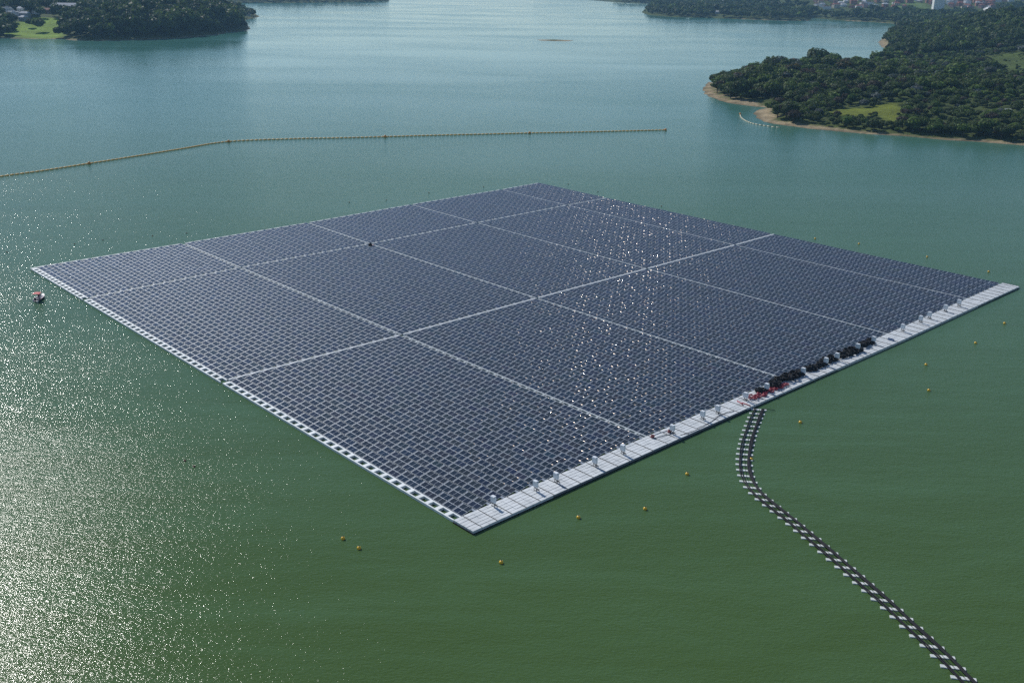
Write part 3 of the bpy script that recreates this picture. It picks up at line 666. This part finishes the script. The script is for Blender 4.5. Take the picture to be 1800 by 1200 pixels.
# ---------------------------------------------------------------- inverters on the deck
AD = (W(60., V0) - W(60., V0 - 10)); AD = AD / np.linalg.norm(AD); BD = (W(70., V0) - W(60., V0)); BD = BD / np.linalg.norm(BD)
ANG = math.atan2(AD[1], AD[0])      # local x = away from the panels, local -y... face looks along -B
def inv_mesh():
    bx = MB(); bx.box(-.52, .52, -.18, .22, .66, 1.72); b_me = bevelled(bx.mesh('enclosure', [M_inv]), .05)
    st = MB()
    for x in (-.32, .32):
        st.box(x - .03, x + .03, .02, .08, 0, .74); st.tube([(x, .05, .6), (x, .55, .03)], .025, 6)
    st.box(-.40, .40, -.10, -.02, 0, .06); st.box(-.40, .40, .50, .58, 0, .06); st.box(-.34, .34, .03, .07, .36, .42)
    ck = MB(); ck.box(-.40, .40, -.30, .30, 1.75, 1.78)
    cb = MB(); cb.tube([(-.2, .1, .72), (-.2, .12, .35), (-.1, .3, .05), (.35, .4, .04)], .035, 6); cb.tube([(.15, .1, .72), (.2, .2, .3), (.5, .3, .05)], .035, 6)
    vt = MB(); vt.box(-.30, .30, .205, .225, .95, 1.5)
    return [('enclosure', b_me), ('stand', st.mesh('stand', [M_dark])), ('rain_cover', bevelled(ck.mesh('rain_cover', [M_inv]), .008, 1)), ('cables', cb.mesh('cables', [M_black])), ('cooling_fins', vt.mesh('cooling_fins', [M_dark]))]
IM = inv_mesh()
INV = [(867, 889), (941, 861.5), (977, 847), (1045, 819), (1094, 797.5), (1181, 762), (1234.5, 737), (1261, 727), (1310, 704), (1347, 688), (1411, 660), (1451, 642), (1470.5, 633.5), (1507, 617), (1535, 604), (1586, 582), (1617.5, 567), (1633, 560), (1661, 547.5), (1685, 538)]
ORD = ['first', 'second', 'third', 'fourth', 'fifth', 'sixth', 'seventh', 'eighth', 'ninth', 'tenth', 'eleventh', 'twelfth', 'thirteenth', 'fourteenth', 'fifteenth', 'sixteenth', 'seventeenth', 'eighteenth', 'nineteenth', 'last']
NOTE = ['alone by the near corner', 'paired with the next one', 'paired with the previous one', 'beside a deck seam', 'near the first cross walkway', 'beside reddish cable ends', 'above a long black cable', 'before the red hoses', 'among the red hoses', 'behind a small black coil heap',
        'in a gap of the black coils', 'behind the middle coil heap', 'in the middle coil heap', 'between the last two coil heaps', 'just past the last coil heap', 'on clean empty deck', 'closely followed by another', 'close to the previous one', 'toward the far corner', 'nearest the far corner']
for k, (px, py) in enumerate(INV):
    x, y = g(px, py, .54); e = empty('inverter', (x, y, .54), ANG)
    tag(e, 'grey inverter box, %s from the near corner, %s' % (ORD[k], NOTE[k]), 'inverter', 'inverters along the white deck')
    for nm, me in IM: link(nm, me, e)

# ---------------------------------------------------------------- coils of hose on the deck
def coil_mesh(mt, r0=.62, loops=4, tr=.045, seed=0):
    q = random.Random(seed); a = MB()
    for l in range(loops):
        rr = r0 * q.uniform(.86, 1.04); dx, dy, z = q.uniform(-.05, .05), q.uniform(-.05, .05), tr + l * tr * 1.7
        a.tube([(dx + rr * math.cos(t * math.pi / 8), dy + rr * math.sin(t * math.pi / 8), z + .02 * math.sin(t * 2.1 + l)) for t in range(16)], tr, 6, closed=True)
    return a.mesh('hose_coil', [mt])
CB = [coil_mesh(M_black, .72, 5, .065, s_) for s_ in range(4)]; CR = [coil_mesh(M_red, .42, 3, .06, 9 + s_) for s_ in range(3)]
def along(pa, pb, z=.55):
    a, b_ = Vector(g(*pa, z)), Vector(g(*pb, z)); return a, b_
A2 = Vector(AD); B2 = Vector(BD)
def pile(pa, pb, n_, depth, heights, label, group, meshes, name='hose_coil', cat='coil', r_=.7):
    a, b_ = along(pa, pb)
    for k in range(n_):
        t = (k + .5) / n_; lev = rnd.choice(heights); p_ = a.lerp(b_, t) + A2 * rnd.uniform(-depth / 2, depth / 2) + B2 * rnd.uniform(-.3, .3)
        o = link(name, rnd.choice(meshes), None, (p_.x, p_.y, .54 + lev), rnd.uniform(0, 6.28))
        o.rotation_euler = (rnd.uniform(-.12, .35) if lev else rnd.uniform(0, .08), rnd.uniform(-.1, .1), rnd.uniform(0, 6.28))
        tag(o, label, cat, group)
G1 = 'black hose coils heaped on the deck'
pile((1332, 690), (1342, 686), 6, .9, (0, .12, .24), 'black hose coil in the small first heap by the red hoses', G1, CB)
pile((1354, 680), (1408, 656), 34, 1.9, (0, .12, .24, .36), 'black hose coil in the largest heap left of the eleventh inverter', G1, CB)
pile((1418, 652), (1466, 631), 26, 1.5, (0, .12, .24), 'black hose coil in the heap between eleventh and thirteenth inverters', G1, CB)
pile((1474, 628), (1508, 615), 22, 1.6, (0, .12, .24), 'black hose coil in the heap before the fourteenth inverter', G1, CB)
pile((1512, 610), (1533, 601), 14, 1.2, (0, .12, .24), 'black hose coil in the far end heap by the fifteenth inverter', G1, CB)
G2 = 'red hose coils scattered on the deck'
pile((1318, 702), (1345, 692), 12, 1.5, (0, .2), 'red hose coil in the cluster beside the ninth inverter', G2, CR)
pile((1348, 691), (1382, 675), 14, .9, (0, .15), 'red hose coil lying in front of the largest black heap', G2, CR)
for k, (a, b_, lab) in enumerate((((1296, 705), (1306, 712), 'short red hose lying across the deck left of the ninth inverter'), ((1304, 708), (1319, 714), 'longer red hose lying across the deck toward the outer edge'))):
    A_, B_ = along(a, b_); q = MB(); q.tube([(A_.x, A_.y, .62), ((A_.x + B_.x) / 2 + .1, (A_.y + B_.y) / 2 + .1, .62), (B_.x, B_.y, .62)], .11, 8)
    tag(link('red_hose', q.mesh('red_hose', [M_red])), lab, 'hose')
def cable(pl, r_, mt, name, lab, cat='cable'):
    q = MB(); P = [g(a, b_, .58) for a, b_ in pl]; q.tube([(x, y, .59 + .01 * (k % 2)) for k, (x, y) in enumerate(P)], r_, 6); o = link(name, q.mesh(name, [mt])); tag(o, lab, cat)
cable([(1196, 764), (1206, 762), (1220, 757), (1236, 749), (1250, 741), (1262, 732), (1275, 726), (1290, 722)], .045, M_black, 'power_cable', 'long thin black cable snaking along the deck past the seventh inverter')
cable([(1148, 770), (1158, 768), (1170, 764), (1180, 763)], .05, M_dark, 'power_cable', 'short grey cable from the first cross walkway to the sixth inverter')
cable([(1142, 768), (1150, 764), (1160, 760), (1173, 757)], .07, M_white, 'conduit_pipe', 'white pipe lying at the panel edge by the sixth inverter', 'pipe')
for px, py, lab in ((1147, 768.5, 'small dark red bundle at the foot of the first cross walkway'), (1177, 759.5, 'small dark red bundle under the sixth inverter')):
    x, y = g(px, py, .55); o = link('hose_bundle', coil_mesh(mat('dark red rubber', (.22, .05, .05), .5), .32, 4, .07, 4), None, (x, y, .54)); tag(o, lab, 'bundle')
# blue crate on the deck
x, y = g(1566, 598, .55); q = MB(); q.box(-.7, .7, -.28, .28, 0, .03); [q.box(a, b_, c, d, .03, .42) for a, b_, c, d in ((-.7, .7, -.28, -.25), (-.7, .7, .25, .28), (-.7, -.67, -.25, .25), (.67, .7, -.25, .25))]
tag(link('crate', q.mesh('crate', [mat('blue grey plastic', (.16, .22, .34), .5)]), None, (x, y, .54), ANG), 'blue grey open crate on the bare deck right of the coil heaps', 'crate')
# things at the second crossing of the upper walkway
x, y = g(651, 431.5, .7)
q = MB(); q.lathe([(0, 0), (.5, .02), (.62, .3), (.55, .7), (.3, .95), (.12, 1.05), (.0, 1.06)], 12); q.tube([(.1, 0, 1.0), (.2, .1, 1.2), (.35, 0, 1.0)], .04, 6)
tag(link('sack', q.mesh('sack', [M_black]), None, (x, y, .46)), 'full black sack on the walkway crossing in the upper left of the array', 'sack')
x, y = g(656, 432, .7); q = MB(); q.lathe([(0, 0), (.42, .02), (.5, .25), (.4, .5), (.15, .66), (0, .67)], 12)
tag(link('sack', q.mesh('sack', [mat('pale pink cloth', (.6, .42, .40), .8)]), None, (x, y, .46)), 'smaller pale pink sack beside the black one on the walkway crossing', 'sack')

# ---------------------------------------------------------------- cable line on floats
PATH = [(1334, 719), (1325, 740), (1317, 762), (1311, 785), (1308.5, 803), (1309, 822), (1315, 844), (1331, 866), (1358, 889), (1392, 916), (1430, 948), (1472, 984), (1518, 1024), (1564, 1065), (1612, 1110), (1655, 1150), (1692, 1188), (1730, 1226)]
PW = [Vector(g(a, b_, .2)) for a, b_ in PATH]
def resample(P, st):
    out = []; acc = 0.0; nxt = 0.0
    D = [P[0]]
    for k in range(len(P) - 1):
        p0, p1, p2, p3 = P[max(k - 1, 0)], P[k], P[k + 1], P[min(k + 2, len(P) - 1)]
        for t in np.linspace(0, 1, 21)[1:]:
            D.append(.5 * ((2 * p1) + (p2 - p0) * t + (2 * p0 - 5 * p1 + 4 * p2 - p3) * t * t + (3 * p1 - 3 * p2 + p3 - p0) * t ** 3))
    for a, b_ in zip(D[:-1], D[1:]):
        L_ = (b_ - a).length
        while nxt <= acc + L_: out.append(a.lerp(b_, (nxt - acc) / max(L_, 1e-6))); nxt += st
        acc += L_
    return out
rows = resample(PW, 2.12)
cl_root = empty('floating_cable_line', (rows[0].x, rows[0].y, 0)); tag(cl_root, 'long black cable line on white floats curving from the deck to the lower right', 'cable line')
bd = Vector((1, -.17)).normalized(); r0 = rows[0]
fb = MB()
HW = 1.48
prof = [(-.30, -.05), (-.32, .06), (-.28, .13), (.28, .13), (.32, .06), (.30, -.05)]
fb2 = MB()
for x in (-HW, HW): fb2.v += [(x, a, b_) for a, b_ in prof]
for k in range(6): fb2.f.append([k, (k + 1) % 6, 6 + (k + 1) % 6, 6 + k]); fb2.m.append(0); fb2.sm.append(False)
fb2.f += [[5, 4, 3, 2, 1, 0], [6, 7, 8, 9, 10, 11]]; fb2.m += [0, 0]; fb2.sm += [False, False]
fb2.box(-.42, -.30, -.10, .10, .132, .16, 1)
FM = fb2.mesh('cross_float', [mat('white cable float', (.68, .71, .69), .5, .4, noise=2, col2=(.52, .55, .52)), M_dark])
fang = math.atan2(bd.y, bd.x)
for p_ in rows: link('cross_float', FM, cl_root, (p_.x - r0.x, p_.y - r0.y, 0), fang + rnd.uniform(-.04, .04))
fine = resample(PW, 1.06)
for off, rr, nm in ((-.80, .095, 'pipe'), (-.50, .095, 'pipe'), (.66, .12, 'pipe'), (.88, .12, 'pipe'), (1.06, .09, 'pipe'), (.12, .03, 'thin_cable')):
    q = MB(); P = []
    for k, p_ in enumerate(fine):
        w_ = off - .05 + .05 * math.sin(k * .55 + off * 5); P.append((p_.x - r0.x + bd.x * w_, p_.y - r0.y + bd.y * w_, .15 + rr - .04 * (k % 2) + .015 * math.sin(k * .9)))
    q.tube(P, rr, 8); link(nm, q.mesh(nm, [M_black]), cl_root)
# mooring arm at the deck end
a, b_ = g(1340, 719, .3), g(1362, 719.5, .3); q = MB(); q.tube([(a[0], a[1], .4), (b_[0], b_[1], .2)], .06, 6)
tag(link('mooring_rope', q.mesh('mooring_rope', [M_black])), 'short dark rope running right from the head of the cable line', 'rope')

# ---------------------------------------------------------------- buoys
def ball(r_, mt, name='ball'):
    q = MB(); q.lathe([(0.001, -r_)] + [(r_ * math.sin(t * math.pi / 10), -r_ * math.cos(t * math.pi / 10)) for t in range(1, 10)] + [(0.001, r_)], 16); return q.mesh(name, [mt])
BY = ball(.31, M_yel, 'float_ball'); BRu = ball(.24, M_rust, 'float_ball')
q = MB(); q.lathe([(.09, .26), (.10, .35), (.03, .37), (.03, .43)], 10); q.tube([(.0, 0, .43), (.05, 0, .49), (0, 0, .53), (-.05, 0, .49)], .015, 6, closed=True); CAP = q.mesh('eye_cap', [M_dark])
BUOYS = [(603, 945, 'left one of the near pair below the left deck corner', 0), (631, 962, 'right one of the near pair below the left deck corner', 0), (881, 987, 'nearest to the viewer, below the deck corner', 0),
    (1017, 908, 'right of the near deck corner, left of two', 0), (1134, 893, 'right of the near deck corner, right of two', 0), (1208, 832, 'halfway between deck corner and cable line', 0), (1321, 806, 'pale, caught against the cable line bend', 0),
    (1407, 741, 'right beside the head of the cable line', 0), (1633, 685, 'right of the cable line, lower of a close pair', 0), (1628, 640, 'right of the cable line, upper of a close pair', 0), (1715, 602, 'below the far right deck corner', 0),
    (1766, 567.5, 'rightmost of all, below the far deck corner', 0), (1738, 477, 'behind the far right corner of the array', 0), (1630, 451, 'behind the right back edge, second from the corner', 0),
    (1510, 428, 'behind the right back edge, third from the corner', 0), (1433, 419, 'behind the right back edge, fourth from the corner', 0), (1163, 361.5, 'small dark one behind the reflecting panels', 1), (1051, 336, 'small dark one right of the top corner', 1),
    (999, 323, 'small dark one just right of the top corner', 1), (850, 328, 'small dark one left of the top corner', 1), (754, 338, 'small dark one behind the middle of the back left edge', 1), (679, 351, 'small dark one left of the middle of the back left edge', 1), (614, 355, 'small dark one in the water above the back left edge', 1),
    (328, 409, 'faint rusty one above the back left edge', 1), (268, 414, 'dark rusty one above the left corner panels', 1), (181, 421, 'rusty one in the water left, third from frame edge', 1), (131, 428, 'dark rusty one left, second from frame edge', 1), (12, 442, 'rusty one at the left frame edge', 1),
    (325, 808, 'dark one in the glittering water, left of two', 1), (341, 818, 'dark one in the glittering water, right of two', 1)]
for px, py, lab, rusty in BUOYS:
    x, y = g(px, py, .2); e = empty('buoy', (x, y, 0)); tag(e, ('rusty ' if rusty and 'rusty' not in lab and 'dark' not in lab else '') + ('round mooring buoy, ' if rusty else 'round yellow mooring buoy, ') + lab, 'buoy', 'mooring buoys around the array')
    link('float_ball', BRu if rusty else BY, e, (0, 0, .0 if rusty else .14))
    if not rusty: link('eye_cap', CAP, e, (0, 0, .10))

# ---------------------------------------------------------------- floating booms
def boom(name, pl, st, lab, mt, r_, knots, sname):
    P = resample([Vector(g(a, b_, 0)) for a, b_ in pl], st); r00 = P[0]
    root = empty(name, (r00.x, r00.y, 0)); tag(root, lab, 'boom')
    q = MB(); q.tube([(-st * .40, 0, .05), (-st * .36, 0, .10), (st * .36, 0, .10), (st * .40, 0, .05)], [r_ * .4, r_, r_, r_ * .4], 8); FMs = q.mesh(sname, [mt])
    sk = MB(); sk.box(-st * .42, st * .42, -.03, .03, -.10, .03)
    segs = []
    for a, b_ in zip(P[:-1], P[1:]):
        m_ = (a + b_) / 2; segs.append((m_.length, m_, math.atan2(b_.y - a.y, b_.x - a.x)))
    segs.sort(key=lambda t: t[0])
    for d_, m_, an in segs[:100]: link(sname, FMs, root, (m_.x - r00.x, m_.y - r00.y, 0), an)
    if len(segs) > 100:
        bm = bmesh.new()
        for d_, m_, an in segs[100:]:
            t = bmesh.new(); t.from_mesh(FMs); t.transform(Matrix.Translation((m_.x - r00.x, m_.y - r00.y, 0)) @ Matrix.Rotation(an, 4, 'Z')); tmp = bpy.data.meshes.new('t'); t.to_mesh(tmp); t.free(); bm.from_mesh(tmp); bpy.data.meshes.remove(tmp)
        me = bpy.data.meshes.new(sname); bm.to_mesh(me); bm.free(); me.materials.append(mt); o = link(sname, me, root); o['kind'] = 'stuff'
    q = MB(); q.tube([(p_.x - r00.x, p_.y - r00.y, .03) for p_ in P], .06, 6); link('rope', q.mesh('rope', [M_line]), root)
    for kx, ky in knots:
        x, y = g(kx, ky, .3); q = MB(); q.lathe([(.2, -.1), (.62, 0), (.66, .5), (.5, .95), (.2, 1.15), (0.001, 1.18)], 12); link('marker_buoy', q.mesh('marker_buoy', [mat('orange marker plastic', (.60, .24, .03), .45)]), root, (x - r00.x, y - r00.y, 0))
    return root
boom('log_boom', [(-160, 336), (-70, 323), (0, 311), (80, 300), (157, 288), (240, 275), (320, 262), (402, 249.5), (520, 244.5), (600, 243), (677, 241), (760, 238.5), (850, 236.5), (931, 234.5), (1050, 232), (1171, 229)], 2.1,
     'long orange string of floats sweeping across the lake behind the array', M_ora, .36, [(157, 287.5), (402, 249), (677, 240.5), (931, 234), (1170, 228.5)], 'boom_float')
boom('log_boom', [(1301, 201), (1303, 207), (1311, 213), (1324, 218), (1340, 221), (1360, 224), (1381, 226)], 3.0, 'short curved string of pale yellow floats by the small sandy cove', mat('pale yellow plastic', (.46, .42, .27), .5), .34, [(1301, 201)], 'boom_float')

# ---------------------------------------------------------------- the motorboat and its driver
bx, by = g(70, 526, 0); ex, ey = g(82, 518, 0); hd = math.atan2(ey - by, ex - bx)
boat = empty('motorboat', (bx, by, 0), hd); tag(boat, 'small dark hulled motorboat with red canopy off the left corner of the array', 'boat')
M_hull = mat('white gelcoat', (.66, .60, .60), .3, .5); M_hred = mat('red rubbing strake', (.40, .04, .05), .4); M_can = mat('red canvas', (.55, .05, .06), .7)
secs = [(-2.2, .80, .55), (-1.6, .88, .56), (-.4, .95, .60), (.8, .88, .68), (1.6, .58, .78), (2.15, .22, .86), (2.4, .03, .90)]
q = MB(); ring = []
for x, hw, sh in secs:
    ring.append([(x, -hw, sh), (x, -hw * 1.02, sh - .12), (x, -hw * .8, .05), (x, 0, -.22 if x < 1.9 else .1), (x, hw * .8, .05), (x, hw * 1.02, sh - .12), (x, hw, sh), (x, hw * .84, sh), (x, hw * .78, .22 if x < 1.2 else sh - .08), (x, -hw * .78, .22 if x < 1.2 else sh - .08), (x, -hw * .84, sh)])
k0 = 0
for rg in ring: q.v += rg
nn_ = len(ring[0])
for i in range(len(ring) - 1):
    for j in range(nn_):
        a = i * nn_ + j; b_ = i * nn_ + (j + 1) % nn_; q.f.append([a, a + nn_, b_ + nn_, b_]); q.m.append(1 if j in (0, 5) else 2 if j in (1, 2, 3, 4) else 0); q.sm.append(False)
q.f.append(list(range(nn_))); q.m.append(0); q.sm.append(False); q.f.append([(len(ring) - 1) * nn_ + j for j in range(nn_)][::-1]); q.m.append(0); q.sm.append(False)
link('hull', q.mesh('hull', [M_hull, M_hred, M_dark]), boat)
q = MB(); q.box(-.1, .5, -.32, .32, .22, 1.0); link('console', bevelled(q.mesh('console', [M_hull]), .05), boat)
q = MB(); q.add([(.5, -.32, 1.0), (.5, .32, 1.0), (.25, .28, 1.35), (.25, -.28, 1.35), (.47, -.32, 1.0), (.47, .32, 1.0), (.22, .28, 1.35), (.22, -.28, 1.35)], [(0, 1, 2, 3), (7, 6, 5, 4), (0, 3, 7, 4), (1, 5, 6, 2), (3, 2, 6, 7)]); link('windscreen', q.mesh('windscreen', [M_win]), boat)
q = MB()
for y in (-.7, .7):
    q.tube([(-1.5, y, .5), (-1.35, y * .95, 2.0)], .025, 6); q.tube([(-.2, y, .5), (-.35, y * .95, 2.0)], .025, 6)
fr = link('canopy_frame', q.mesh('canopy_frame', [M_dark]), boat)
q = MB()
cols = [(-1.75, 1.92), (-1.35, 2.04), (-.85, 2.10), (-.35, 2.04), (.0, 1.93)]
for x, z in cols: q.v += [(x, -.85, z - .08), (x, -.4, z), (x, .4, z), (x, .85, z - .08)]
for x, z in cols: q.v += [(x, -.85, z - .12), (x, -.4, z - .04), (x, .4, z - .04), (x, .85, z - .12)]
for i in range(4):
    for j in range(3):
        a = i * 4 + j; q.f += [[a, a + 4, a + 5, a + 1], [a + 20, a + 21, a + 25, a + 24]]; q.m += [0, 0]; q.sm += [True, True]
link('canopy', q.mesh('canopy', [M_can]), boat)
q = MB(); q.box(-2.62, -2.22, -.2, .2, .62, 1.12); q.box(-2.5, -2.35, -.07, .07, -.4, .62); link('outboard_motor', bevelled(q.mesh('outboard_motor', [M_black]), .04), boat)
q = MB(); q.box(-1.5, -1.1, -.7, .7, .22, .55); link('seat', bevelled(q.mesh('seat', [M_dark]), .04), boat)

def person(loc, rz, J, label, mats_):
    """one continuous skinned body; J = joints [(xyz, radius, parent)]"""
    me = bpy.data.meshes.new('body'); bm = bmesh.new(); sl = bm.verts.layers.skin.verify(); vs = []
    for co, r_, par in J:
        v = bm.verts.new(co); v[sl].radius = (r_, r_); vs.append(v)
        if par is not None: bm.edges.new((vs[par], v))
    vs[0][sl].use_root = True
    bm.to_mesh(me); bm.free(); me.materials.append(mats_[0])
    root = empty('person', loc, rz); tag(root, label, 'person')
    b_ = link('body', me, root); b_.modifiers.new('skin', 'SKIN'); s_ = b_.modifiers.new('sub', 'SUBSURF'); s_.levels = 1; s_.render_levels = 1
    hx, hy, hz = J[4][0]
    q = MB(); q.lathe([(0.001, .135)] + [(.115 * math.cos(t), .02 + .115 * math.sin(t)) for t in (1.2, .8, .4, 0)] + [(.10, -.03)], 12); link('hair', q.mesh('hair', [mats_[1]]), root, (hx - .015, hy, hz + .03))
    return root
skin_j = [((0, 0, .92), .15, None), ((0, 0, 1.15), .15, 0), ((0, 0, 1.38), .14, 1), ((.01, 0, 1.50), .06, 2), ((.03, 0, 1.64), .105, 3),
    ((0, .19, 1.40), .065, 2), ((.10, .25, 1.14), .05, 5), ((.34, .20, 1.06), .04, 6), ((.42, .18, 1.06), .035, 7),
    ((0, -.19, 1.40), .065, 2), ((.10, -.25, 1.14), .05, 9), ((.34, -.20, 1.06), .04, 10), ((.42, -.18, 1.06), .035, 11),
    ((0, .10, .82), .095, 0), ((.03, .12, .46), .07, 13), ((-.02, .13, .08), .05, 14), ((.12, .14, .04), .04, 15),
    ((0, -.10, .82), .095, 0), ((.03, -.12, .46), .07, 17), ((-.02, -.13, .08), .05, 18), ((.12, -.14, .04), .04, 19)]
px_, py_ = bx + math.cos(hd) * -.5, by + math.sin(hd) * -.5
person((px_, py_, .24), hd, skin_j, 'person in dark clothes standing at the console of the red canopied motorboat', [mat('dark clothing', (.03, .03, .045), .8), mat('dark hair', (.015, .012, .01), .7)])

# ---------------------------------------------------------------- haze
hz = MB(); hz.box(-8800, 8800, -800, 8800, -3, 118)
M_hz = bpy.data.materials.new('haze'); M_hz.use_nodes = True; n = M_hz.node_tree; n.nodes.remove(n.nodes['Principled BSDF'])
pv_ = n.nodes.new('ShaderNodeVolumePrincipled'); pv_.inputs['Color'].default_value = (.38, .70, 1.0, 1); pv_.inputs['Density'].default_value = .00008; pv_.inputs['Anisotropy'].default_value = .0
n.links.new(pv_.outputs[0], n.nodes['Material Output'].inputs['Volume'])
tag(link('haze', hz.mesh('haze', [M_hz])), 'thin blue haze over the lake', 'haze', kind='stuff')
